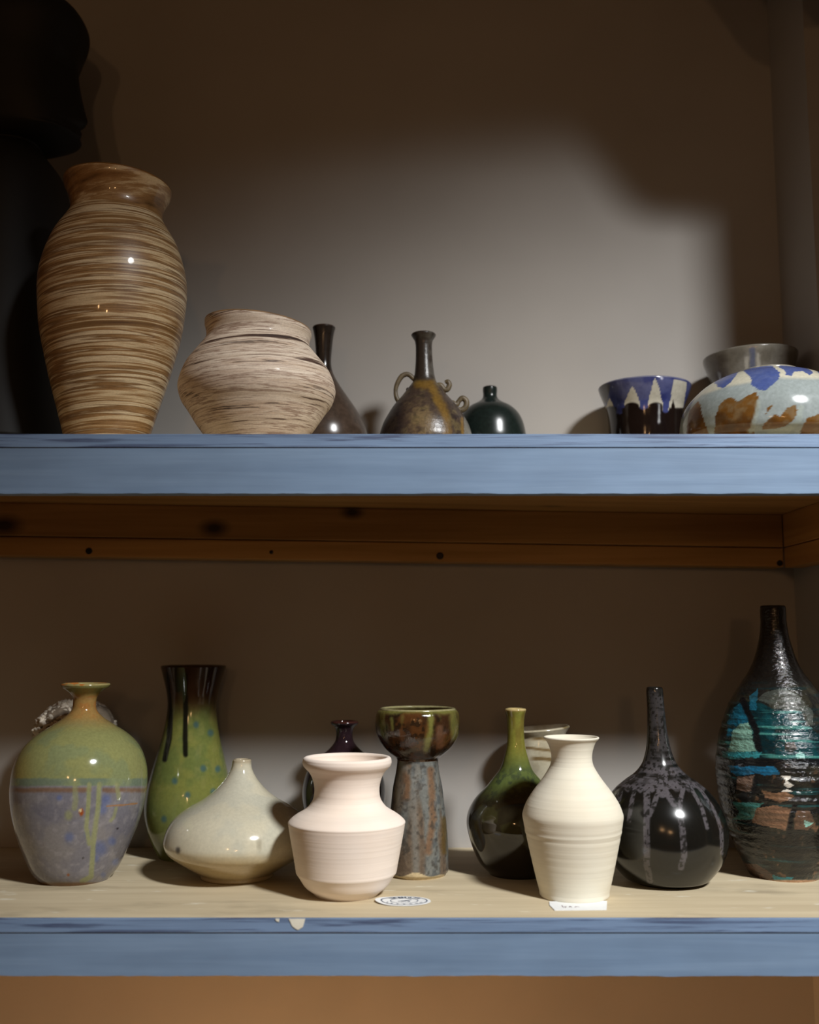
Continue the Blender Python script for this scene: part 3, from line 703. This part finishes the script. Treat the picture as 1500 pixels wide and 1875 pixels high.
def paint_goblet(px, py, V, nm):
    n = fbm(V * np.array([70, 70, 22]), 41, 4); n2 = fbm(V * 140, 15, 3); n3 = fbm(V * np.array([45, 45, 9]), 77, 3); qx = px + 6 * (n2 - .5)
    if nm in ('bowl', 'rim'):
        c = const(px, (58, 34, 16)); c = mixc(c, (96, 54, 20), sm(.50, .68, n) * .7); c = mixc(c, (28, 20, 12), sm(.52, .66, n2) * .7)
        ol = np.maximum(drip(qx, py, [(789, 1303), (788, 1340), (780, 1372)], 6, 4), drip(qx, py, [(718, 1316), (719, 1335)], 3, 3)); ol = np.maximum(ol, drip(qx, py, [(830, 1305), (834, 1350)], 8, 5) * .8)
        ol = np.maximum(ol, sm(.55, .66, n3) * sm(1360, 1320, py) * .7); ol = np.maximum(ol, sm(1312, 1302, py + 8 * (n - .5)))
        c = mixc(c, (116, 116, 48), ol * .9); c = mixc(c, (170, 160, 112), sm(1303, 1298, py) * .8)
        c = mixc(c, (120, 78, 52), drip(qx, py, [(806, 1335), (806, 1365)], 7, 4) * .7)
        if nm == 'rim': c = mixc(c, (152, 144, 98), sm(0, 1, (V[:, 2] > V[:, 2].max() - .004).astype(float)) * .9)
        return c
    c = const(px, (112, 114, 108)); c = mixc(c, (84, 88, 88), sm(.45, .65, n2) * .8); c = mixc(c, (108, 78, 52), sm(.52, .70, n3) * .6)
    c = mixc(c, (128, 84, 50), np.maximum(drip(qx, py, [(747, 1405), (746, 1460)], 6, 4), drip(qx, py, [(789, 1410), (792, 1500), (784, 1560)], 6, 4)) * .7)
    c = mixc(c, (126, 130, 126), drip(qx, py, [(738, 1400), (757, 1420), (762, 1600)], 6, 5) * .6)
    c = mixc(c, (62, 58, 52), sm(.60, .76, fbm(V * 210, 8, 2)) * .6); c = mixc(c, (96, 70, 24), drip(qx, py, [(814, 1500), (813, 1560)], 5, 4) * .7)
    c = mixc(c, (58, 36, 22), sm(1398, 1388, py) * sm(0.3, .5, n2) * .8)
    yl = 1602 + 2.5 * np.sin(px * .13) + 2 * np.sin(px * .071 + 1); c = mixc(c, (206, 184, 138), sm(-1, 1, py - yl))
    return c
rb = 48 * .00078
Y = front_y(768, 1612, LOW, rb)
Mgb = glaze('tortoise_glaze', .10, None, (200, .2), ((110, 110, 60), .5, .0025), coat=.4); Mgs = glaze('rusty_grey_glaze', .28, None, (240, .25), ((120, 120, 50), .35, .002))
root, ob = pot('goblet', 'tall goblet, glossy brown and olive bowl on a rusty grey flared stem', 'goblet', 765, Y, LOW,
    [(1299, 70), (1303, 74), (1310, 76.5), (1320, 77.5), (1332, 77.4), (1343, 75.8), (1355, 70.5), (1368, 61.5), (1380, 49), (1387, 40), (1391, 37.6), (1398, 37.8), (1408, 39), (1425, 42), (1440, 45), (1475, 49), (1510, 53), (1545, 55.6), (1580, 56), (1594, 55.5), (1600, 53)],
    rb, [('bowl', 1389), ('stem', 1601), ('foot', None)], {'body': Mgb, 'bowl': Mgb, 'rim': Mgb, 'stem': Mgs, 'foot': Mgs}, segs=260, step=1.8, paint=paint_goblet, inner=.055)
ob['foot']['label'] = 'bare cream clay foot'

def paint_olive(px, py, V, nm):
    n = fbm(V * 45, 51, 3); n2 = fbm(V * 150, 52, 3)
    c = const(px, (124, 122, 40)); c = mixc(c, (84, 98, 44), sm(1360, 1420, py)); c = mixc(c, (62, 74, 44), sm(.45, .6, n2) * sm(1390, 1430, py))
    c = mixc(c, (40, 34, 20), sm(1428, 1476, py + 26 * (n - .5))); c = mixc(c, (66, 64, 30), sm(.55, .7, n) * sm(1450, 1480, py) * .6); c = mixc(c, (26, 18, 14), sm(1540, 1590, py) * .7)
    c = mixc(c, (104, 84, 30), sm(.55, .68, fbm(V * np.array([60, 60, 12]), 3, 3)) * sm(1400, 1340, py) * .6)
    if nm == 'rim': c = mixc(c, (190, 166, 104), (V[:, 2] > V[:, 2].max() - .006).astype(float))
    else: c = mixc(c, (180, 152, 88), sm(1304, 1301, py))
    return c
rb = 50 * .00078
Y = front_y(946, 1611, LOW, rb)
Mol = glaze('olive_brown_glaze', .09, None, (200, .18), coat=.3)
pot('olive_bottle', 'slender-necked bottle, olive green neck darkening to brown-black belly', 'bottle', 946, Y, LOW,
    [(1300, 19.6), (1305, 18.4), (1311, 16.8), (1325, 15.5), (1350, 15.5), (1370, 17.7), (1390, 23), (1400, 26), (1410, 30.5), (1425, 42.5), (1440, 54.5), (1460, 74), (1475, 84), (1490, 90), (1508, 92), (1530, 88.3), (1555, 80.5), (1580, 69), (1595, 60)],
    rb, [('neck', 1405), ('body', None)], {'body': Mol, 'neck': Mol, 'rim': Mol}, segs=240, step=2.0, paint=paint_olive)

def paint_cup(px, py, V, nm):
    n = fbm(V * 40, 61, 3); c = const(px, (190, 180, 152)); c = mixc(c, (172, 160, 130), sm(.4, .6, n))
    yy = py + 7 * (fbm(V * np.array([25, 25, 25]), 62, 2) - .5) - 0.07 * (px - 990)
    for y, w in ((1353, 2.5), (1373, 2), (1391, 3), (1411, 2), (1440, 3), (1470, 2), (1500, 3)):
        c = mixc(c, (110, 84, 44), (1 - sm(w - 1, w + 2, np.abs(yy - y))) * sm(.3, .55, fbm(V * 30 + y, 63, 2)) * .9)
    c = mixc(c, (120, 100, 56), sm(.55, .65, n) * sm(1348, 1338, py) * .8)
    return c
Y = 1.602
Mc = glaze('cream_striped_glaze', .14, None, (200, .12))
pot('striped_cup', 'cream cup with brown wavy bands and uneven lip, between the olive bottle and white vase', 'cup', 990, Y, LOW,
    [(1335, 55), (1341, 51), (1346, 47.5), (1352, 48), (1370, 50), (1395, 49), (1420, 45), (1470, 42), (1530, 40), (1560, 38)],
    .030, [('body', None)], {'body': Mc, 'rim': Mc}, segs=180, step=2.2, paint=paint_cup, rim_tilt=.09)

rb = 59 * .00072
Y = front_y(1052, 1655.5, LOW, rb)
Mw2 = bisque('cream_white_bisque', L(226, 221, 204), .3)
def disp_w2(V, tt, hh, H, nm):
    if nm == 'rim': return V
    V = V.copy(); t = hh / H
    k = 1 + .006 * np.exp(-((t - .405 - .004 * np.sin(tt)) / .008) ** 2) - .005 * np.exp(-((t - .38) / .006) ** 2) + .0012 * np.sin(t * 130) * sm(.5, .42, t) * sm(.1, .2, t)
    V[:, 0] *= k; V[:, 1] *= k; return V
pot('cream_vase', 'cream white unglazed vase with small flared lip, standing on a paper tag', 'vase', 1049, Y, LOW,
    [(1351, 50.5), (1353, 49.5), (1357, 45.4), (1366, 41), (1378, 37.8), (1388, 37), (1400, 39), (1413, 45.6), (1430, 57), (1450, 72), (1470, 84.3), (1485, 90), (1491, 91.5), (1496, 91.5), (1502, 90.4), (1520, 87.5), (1550, 81.5), (1580, 75.3), (1610, 68.7), (1630, 64), (1640, 61.5)],
    rb, [('neck', 1392), ('body', None)], {'body': Mw2, 'neck': Mw2, 'rim': Mw2}, segs=176, step=1.6, wall=.003, disp=disp_w2)

def paint_black(px, py, V, nm):
    n = fbm(V * 60, 71, 3); n2 = fbm(V * 300, 72, 2); n3 = fbm(V * np.array([25, 25, 260]), 73, 3)
    c = const(px, (20, 20, 17)); qx = px + 3.0 * (n - .5)
    ds = [([(1137, 1448), (1131, 1470)], 4), ([(1162, 1445), (1156, 1473), (1151.5, 1503)], 4), ([(1185, 1440), (1185, 1476), (1184, 1506), (1184, 1543), (1185, 1582), (1190, 1612)], 6), ([(1208, 1445), (1196, 1477), (1188, 1494)], 4.5),
          ([(1214, 1420), (1214, 1452)], 9), ([(1220, 1450), (1233, 1471), (1243, 1480), (1246.5, 1497), (1251, 1520), (1252.6, 1543), (1252.6, 1566), (1246.5, 1589)], 5.5), ([(1251, 1445), (1246, 1464), (1245, 1478)], 4.5),
          ([(1266, 1445), (1279, 1467), (1288, 1485), (1292.5, 1503), (1295.6, 1516)], 3.5), ([(1286, 1450), (1303, 1476), (1314, 1497), (1321, 1520), (1322, 1543), (1322, 1563)], 3.2)]
    m = np.zeros(len(px))
    for pts, w in ds: m = np.maximum(m, drip(qx, py, pts, w, 1.0))
    yb = 1447 + 4 * np.sin(px * .28) + 5 * (n - .5)
    topm = sm(2, -2, py - yb) * sm(.30, .52, n3 * .6 + n * .4) * (.55 + .4 * sm(1380, 1420, py))
    m = np.maximum(m * .95, topm); m = m * (1 - .7 * sm(.54, .66, n2))
    c = mixc(c, (88, 83, 87), m); return c
rb = 56 * .00075
Y = front_y(1215, 1628.5, LOW, rb)
Mb = glaze('black_glaze', .17, None, (400, .25), spec=.7)
pot('black_bottle', 'glossy black round bottle with thin neck and grey drips down its shoulder', 'bottle', 1216, Y, LOW,
    [(1261, 14.6), (1265, 15.2), (1280, 15.4), (1300, 15.8), (1320, 16.8), (1340, 18), (1365, 21), (1385, 26), (1400, 32.5), (1415, 45), (1430, 65), (1445, 82.5), (1460, 94.5), (1480, 105.5), (1500, 111.5), (1515, 113.6), (1530, 114), (1545, 112), (1560, 108), (1580, 98), (1600, 82.5), (1608, 74)],
    rb, [('neck', 1408), ('body', None)], {'body': Mb, 'neck': Mb, 'rim': Mb}, segs=320, step=1.8, paint=paint_black, axis_top=1204)

def paint_teal(px, py, V, nm):
    n = fbm(V * 55, 81, 3); n2 = fbm(V * 170, 82, 3); st = fbm(V * np.array([14, 14, 240]), 83, 3); qx = px + 9 * (n - .5) + 5 * (n2 - .5); qy = py + 6 * (fbm(V * 55 + 5, 84, 3) - .5)
    dark = const(px, (28, 28, 26)); c = mixc(dark, (58, 54, 38), sm(.5, .65, n) * .6); c = mixc(c, (12, 40, 44), sm(.52, .66, st) * .6)
    c = mixc(c, (140, 96, 66), sm(.62, .72, n2) * sm(.45, .6, n) * sm(1400, 1430, py) * .7); c = mixc(c, (34, 84, 84), sm(.63, .70, st) * sm(1400, 1420, py) * .8)
    teal = (py > 1283) * (py < 1391); t = mixc(const(px, (8, 62, 68)), (6, 40, 46), sm(.4, .6, n)); t = mixc(t, (70, 150, 138), sm(.60, .68, st) * .8)
    yt = np.interp(qx, [1300, 1345, 1385, 1400, 1420, 1445, 1470, 1480, 1500], [1330, 1287, 1284, 1288, 1299, 1300, 1303, 1330, 1345])
    a = sm(-2, 2, qy - yt) * sm(1391, 1388, qy); c = c * (1 - a[:, None]) + t * a[:, None]
    for col, pts, f in (((16, 104, 136), [(1330, 1352), (1336, 1300), (1360, 1285), (1374, 1316), (1366, 1330), (1345, 1345)], .9),
                        ((20, 110, 142), [(1374, 1275), (1388, 1262), (1386, 1300), (1376, 1300)], .7),
                        ((128, 178, 156), [(1334, 1376), (1342, 1342), (1358, 1325), (1371, 1322), (1379, 1350), (1388, 1376)], .95),
                        ((44, 150, 158), [(1322, 1376), (1396, 1377), (1392, 1388), (1325, 1386)], .9), ((130, 200, 188), [(1456, 1382), (1463, 1375), (1471, 1378), (1477, 1390), (1462, 1391)], 1),
                        ((16, 112, 160), [(1332, 1402), (1418, 1404), (1430, 1417), (1400, 1420), (1385, 1416), (1350, 1422), (1340, 1414)], .95),
                        ((156, 118, 96), [(1350, 1422), (1382, 1420), (1380, 1449), (1366, 1451), (1350, 1443)], .8), ((150, 104, 70), [(1393, 1447), (1418, 1452), (1440, 1450), (1454, 1459), (1428, 1469), (1402, 1460)], .9),
                        ((150, 106, 76), [(1377, 1480), (1420, 1474), (1452, 1481), (1447, 1522), (1400, 1513), (1376, 1506)], .95), ((62, 140, 130), [(1338, 1467), (1400, 1470), (1386, 1480), (1378, 1500), (1344, 1501), (1352, 1485)], .85),
                        ((120, 84, 60), [(1460, 1484), (1482, 1486), (1496, 1510), (1478, 1522), (1455, 1518)], .8), ((140, 205, 188), [(1473, 1503), (1490, 1507), (1484, 1514), (1475, 1516)], 1),
                        ((110, 72, 50), [(1358, 1578), (1384, 1582), (1416, 1602), (1412, 1614), (1366, 1608)], .8), ((26, 128, 140), [(1416, 1602), (1430, 1606), (1452, 1606), (1446, 1616), (1420, 1614)], .95),
                        ((98, 58, 36), [(1330, 1540), (1352, 1538), (1364, 1560), (1346, 1570)], .7), ((74, 80, 72), [(1386, 1281), (1400, 1268), (1436, 1260), (1462, 1272), (1490, 1305), (1490, 1330), (1482, 1328), (1475, 1304), (1420, 1296), (1402, 1284)], .8),
                        ((60, 54, 46), [(1436, 1362), (1452, 1358), (1458, 1370), (1448, 1378), (1438, 1374)], 1)):
        c = mixc(c, col, poly(qx, qy, pts) * f * (.72 + .28 * sm(.3, .55, st)))
    dk = np.maximum(drip(qx, py, [(1362, 1282), (1374, 1310), (1385, 1340), (1392, 1372)], 6, 2), drip(qx, py, [(1456, 1474), (1450, 1500), (1446, 1528)], 5, 2)); dk = np.maximum(dk, drip(qx, py, [(1384, 1420), (1380, 1452)], 4, 1.5) * .8)
    dk = np.maximum(dk, sm(1388, 1391, qy) * sm(1403, 1400, qy))
    c = mixc(c, (14, 18, 22), dk); c = mixc(c, (20, 18, 16), sm(1262, 1235, py)); c = mixc(c, (16, 14, 12), sm(1520, 1535, py) * sm(1572, 1560, py) * .5)
    c = mixc(c, (200, 150, 110), sm(1609, 1613, py))
    ch = np.maximum(poly(px, py, [(1430, 1420), (1448, 1420), (1448, 1424), (1441, 1430), (1453, 1438), (1446, 1443), (1436, 1438), (1439, 1429)]), poly(px, py, [(1431, 1449), (1440, 1445), (1451, 1448), (1449, 1451)]))
    return mixc(c, (236, 228, 214), ch)
def disp_teal(V, tt, hh, H, nm):
    if nm == 'rim': return V
    V = V.copy(); P = np.stack([V[:, 0] * 12, V[:, 1] * 12, hh * 190], 1)
    k = 1 + .030 * (fbm(P, 91, 2) - .5) + .012 * (vnoise(V * 120, 92) - .5); k = 1 + (k - 1) * np.clip(hh / .01, 0, 1); V[:, 0] *= k; V[:, 1] *= k; return V
rb = 60 * .00077
Y = front_y(1428, 1616, LOW, rb)
Mt = glaze('teal_layered_glaze', .13, None, (260, .3), ((170, 170, 330), .7, .0025), coat=.25)
Mtn = glaze('black_rough_glaze', .45, None, (260, .3), ((170, 170, 330), .6, .002))
pot('teal_bottle', 'large ridged bottle patched turquoise, brown and black with a black neck', 'bottle', 1426, Y, LOW,
    [(1112, 22.3), (1118, 22.8), (1140, 23), (1165, 26), (1190, 32), (1210, 38.3), (1230, 48), (1250, 61.5), (1270, 75), (1300, 90), (1340, 103.5), (1380, 111), (1420, 113.5), (1460, 110.5), (1500, 103), (1540, 90), (1570, 77), (1597, 66)],
    rb, [('neck', 1232), ('body', None)], {'body': Mt, 'neck': Mt, 'rim': Mtn}, segs=320, step=1.5, paint=paint_teal, disp=disp_teal)

# ------------------------------------------------------------------ sculpture on the upper shelf
def sculpture():
    Yc = 1.50
    s = scale_at(Yc, UPP + .3)
    # pixel rows: (row, front edge, back edge, half depth in px, nose ridge share)
    rows = [(-22, 62, -10, 30), (-14, 88, -40, 62), (0, 109, -66, 84), (10, 119, -76, 92), (20, 130, -84, 99), (36, 150, -92, 106), (48, 156.5, -96, 108), (60, 157, -98, 109), (75, 153, -98, 108), (95, 145.5, -96, 104), (110, 143.5, -94, 101), (125, 143, -92, 99), (150, 145, -88, 97), (180, 150, -82, 94), (208, 156.5, -74, 90),
            (224, 160.5, -68, 86), (229, 158.5, -66, 84), (234, 149, -64, 82), (240, 147.5, -62, 80), (250, 147, -58, 76), (255, 141, -56, 72), (261, 124, -54, 66), (266, 108, -52, 60), (269.5, 86, -52, 54), (272, 70, -52, 52), (280, 77, -56, 58), (290, 85, -66, 74), (300, 92, -80, 92), (320, 107, -106, 116), (345, 116, -126, 132), (400, 122, -140, 142), (480, 122, -146, 144), (560, 118, -144, 140), (640, 118, -142, 138), (720, 124, -146, 142), (780, 130, -150, 146), (822, 132, -152, 148)]
    face0 = {75: 153, 95: 145, 110: 140, 125: 134, 150: 131, 180: 131, 208: 132, 224: 133, 229: 133, 234: 133, 240: 134, 250: 134}
    R = catmull([(r[0], r[1], r[2], r[3]) for r in rows], 5)
    R = R[np.concatenate([[True], np.diff(R[:, 0]) > .4])]
    R[:, 0] = np.maximum.accumulate(R[:, 0])
    ks = sorted(face0); X0 = at(0, 400, Yc).x; segs = 72; V, Fc = [], []
    root = thing('sculpture', 'black carved figure with bowed head in profile, behind the tall marbled vase', 'sculpture', (X0, Yc, UPP))
    for (y, f, b, w) in R:
        z = at(0, y, Yc).z - UPP; s = scale_at(Yc, z + UPP); x_off = at(0, y, Yc).x - X0
        f0 = min(f, np.interp(y, ks, [face0[k] for k in ks])) if 75 <= y <= 252 else f
        cx = (f0 + b) / 2; a = (f0 - b) / 2
        for k in range(segs):
            t = 2 * math.pi * k / segs; ct, st = math.cos(t), math.sin(t)
            e = .82
            x = cx + a * math.copysign(abs(ct) ** e, ct); yy = w * math.copysign(abs(st) ** e, st)
            tt_ = (t + math.pi) % (2 * math.pi) - math.pi
            x += (f - f0) * math.exp(-(tt_ / .16) ** 2)
            if 90 < y < 252:                                  # eye hollows, lids, ears and lips
                for sg in (-1, 1):
                    x -= 6 * math.exp(-((tt_ - sg * .38) / .16) ** 2 - ((y - 140) / 16) ** 2)
                    x += 4 * math.exp(-((tt_ - sg * .38) / .12) ** 2 - ((y - 146) / 6) ** 2)
                    yy += sg * 7 * math.exp(-((tt_ - sg * 1.75) / .13) ** 2 - ((y - 165) / 30) ** 2)
                x += 2.5 * math.exp(-(tt_ / .3) ** 2 - ((y - 246) / 4) ** 2)
            V.append((x_off + x * s, -yy * s, max(z, 0.0)))
    n = len(R)
    for i in range(n - 1):
        for k in range(segs): Fc.append((i * segs + k, (i + 1) * segs + k, (i + 1) * segs + (k + 1) % segs, i * segs + (k + 1) % segs))
    Fc.append(tuple(range(segs))); Fc.append(tuple(range((n - 1) * segs, n * segs))[::-1])
    link_mesh('figure', V, Fc, plain('black_stained_wood', L(8, 8, 8), .65, var=.4, sc=40), root, True)
    zt = at(0, 822, Yc).z - UPP
sculpture()

# ------------------------------------------------------------------ papers on the lower shelf
M_card = plain('white_card', L(226, 228, 228), .8, var=.05); M_ink = plain('blue_black_ink', L(70, 84, 108), .7); M_red = plain('red_ink', L(120, 84, 96), .7)
def card():
    c = on_z(738, 1651, LOW); rx = (on_z(789, 1651, LOW).x - on_z(687, 1651, LOW).x) / 2; ry = (on_z(738, 1642.5, LOW).y - on_z(738, 1660, LOW).y) / 2
    root = thing('oval_card', 'small oval white card printed with a blue round stamp, by the pinkish vase', 'card', (c.x, c.y, LOW))
    def lift(x): return .0006 + .0045 * max(0, -x / rx - .45) ** 1.6
    n, m = 64, 8; V, Fc = [], []
    for top in (0, 1):
        V.append((0, 0, lift(0) + .0004 * top))
        for j in range(1, m + 1):
            for k in range(n):
                t = 2 * math.pi * k / n; x = rx * j / m * math.cos(t); y = ry * j / m * math.sin(t); V.append((x, y, lift(x) + .0004 * top))
    B = 1 + m * n
    for top in (0, 1):
        o = B * top
        for k in range(n):
            f = (o, o + 1 + k, o + 1 + (k + 1) % n); Fc.append(f if top else f[::-1])
            for j in range(m - 1):
                f = (o + 1 + j * n + k, o + 1 + (j + 1) * n + k, o + 1 + (j + 1) * n + (k + 1) % n, o + 1 + j * n + (k + 1) % n); Fc.append(f if top else f[::-1])
    e = 1 + (m - 1) * n
    for k in range(n): Fc.append((e + k, e + (k + 1) % n, B + e + (k + 1) % n, B + e + k))
    link_mesh('paper', V, Fc, M_card, root)
    V, Fc = [], []
    def ring(r0, r1):
        b = len(V); N = 72
        for k in range(N):
            t = 2 * math.pi * k / N
            for r in (r0, r1): x = rx * .95 * r * math.cos(t); V.append((x + .0015, ry * .95 * r * math.sin(t), lift(x) + .00062))
        for k in range(N): Fc.append((b + 2 * k, b + 2 * k + 1, b + 2 * ((k + 1) % N) + 1, b + 2 * ((k + 1) % N)))
    ring(.84, .89); ring(.50, .535)
    def stroke(pts, w):
        for (x0, y0), (x1, y1) in zip(pts[:-1], pts[1:]):
            d = Vector((x1 - x0, y1 - y0)); d.normalize(); q = Vector((-d.y, d.x)) * w; b = len(V)
            for (x, y) in ((x0 - q.x, y0 - q.y), (x0 + q.x, y0 + q.y), (x1 + q.x, y1 + q.y), (x1 - q.x, y1 - q.y)): V.append((x * rx + .0015, y * ry, lift(x * rx) + .00062))
            Fc.append((b, b + 1, b + 2, b + 3)[::-1])
    stroke([(-.22, -.12), (-.05, .0), (.1, .06), (.25, .2)], .035); stroke([(-.1, -.22), (.08, -.05), (.22, -.1)], .03); stroke([(.02, .05), (.2, -.2)], .02)
    for k in range(7): t = 3.6 + k * .35; stroke([(.66 * math.cos(t), .66 * math.sin(t)), (.72 * math.cos(t + .12), .72 * math.sin(t + .12))], .03)
    dg = bpy.context.evaluated_depsgraph_get()
    word = 'TENBRUCIA'
    for k, ch in enumerate(word):
        t = math.pi / 2 + (4 - k) * .20; cu = bpy.data.curves.new('letter', 'FONT'); cu.body = ch; cu.size = .42; cu.align_x = 'CENTER'; cu.offset = -.004
        ob_ = bpy.data.objects.new('letter', cu); scene.collection.objects.link(ob_); dg.update(); me = ob_.evaluated_get(dg).to_mesh()
        b = len(V); a = t - math.pi / 2
        for v in me.vertices:
            lx, ly = v.co.x, v.co.y + .545; x = lx * math.cos(a) - ly * math.sin(a); y = lx * math.sin(a) + ly * math.cos(a); V.append((x * rx + .0015, y * ry, lift(x * rx) + .00064))
        for p in me.polygons: Fc.append(tuple(b + i for i in p.vertices))
        ob_.evaluated_get(dg).to_mesh_clear(); bpy.data.objects.remove(ob_); bpy.data.curves.remove(cu)
    o = link_mesh('stamp_print', V, Fc, M_ink, root); o['label'] = 'blue ring stamp with lettering'
card()
def tag_():
    q = [on_z(x, y, LOW) for x, y in ((1016, 1668), (1111, 1667), (1112, 1651), (1006, 1652), (1006.5, 1658.5))]
    c = Vector((sum(p.x for p in q) / 5, sum(p.y for p in q) / 5, LOW))
    root = thing('paper_tag', 'white paper tag with faint red handwriting, tucked under the cream white vase', 'tag', c)
    V = []
    for dz in (.0002, .0010):
        for k, p in enumerate(q): V.append((p.x - c.x, p.y - c.y, dz + (.0012 if k in (0, 4) else 0) * 0))
    Fc = [(0, 1, 2, 3, 4)[::-1], (5, 6, 7, 8, 9)] + [(k, (k + 1) % 5, 5 + (k + 1) % 5, 5 + k) for k in range(5)]
    link_mesh('paper', V, Fc, M_card, root)
    V, Fc = [], []
    def st(pts, w=.0006):
        P = [on_z(x, y, LOW) - c for x, y in pts]
        for a, b_ in zip(P[:-1], P[1:]):
            d = (b_ - a).normalized(); n_ = Vector((-d.y, d.x, 0)) * w; i = len(V)
            V.extend([(a - n_) + Vector((0, 0, .0011)), (a + n_) + Vector((0, 0, .0011)), (b_ + n_) + Vector((0, 0, .0011)), (b_ - n_) + Vector((0, 0, .0011))]); Fc.append((i + 3, i + 2, i + 1, i))
    st([(1029, 1659.5), (1031.5, 1663), (1036, 1663.3), (1037, 1661.6), (1033, 1661.8)]); st([(1042, 1663), (1044, 1661), (1047, 1663)]); st([(1043, 1662.4), (1046.5, 1661.6)])
    st([(1053, 1663), (1054.5, 1661.3), (1057, 1662.6)]); st([(1057, 1661.8), (1061, 1662.3)])
    link_mesh('handwriting', V, Fc, M_red, root)['label'] = 'faint red handwriting'
tag_()
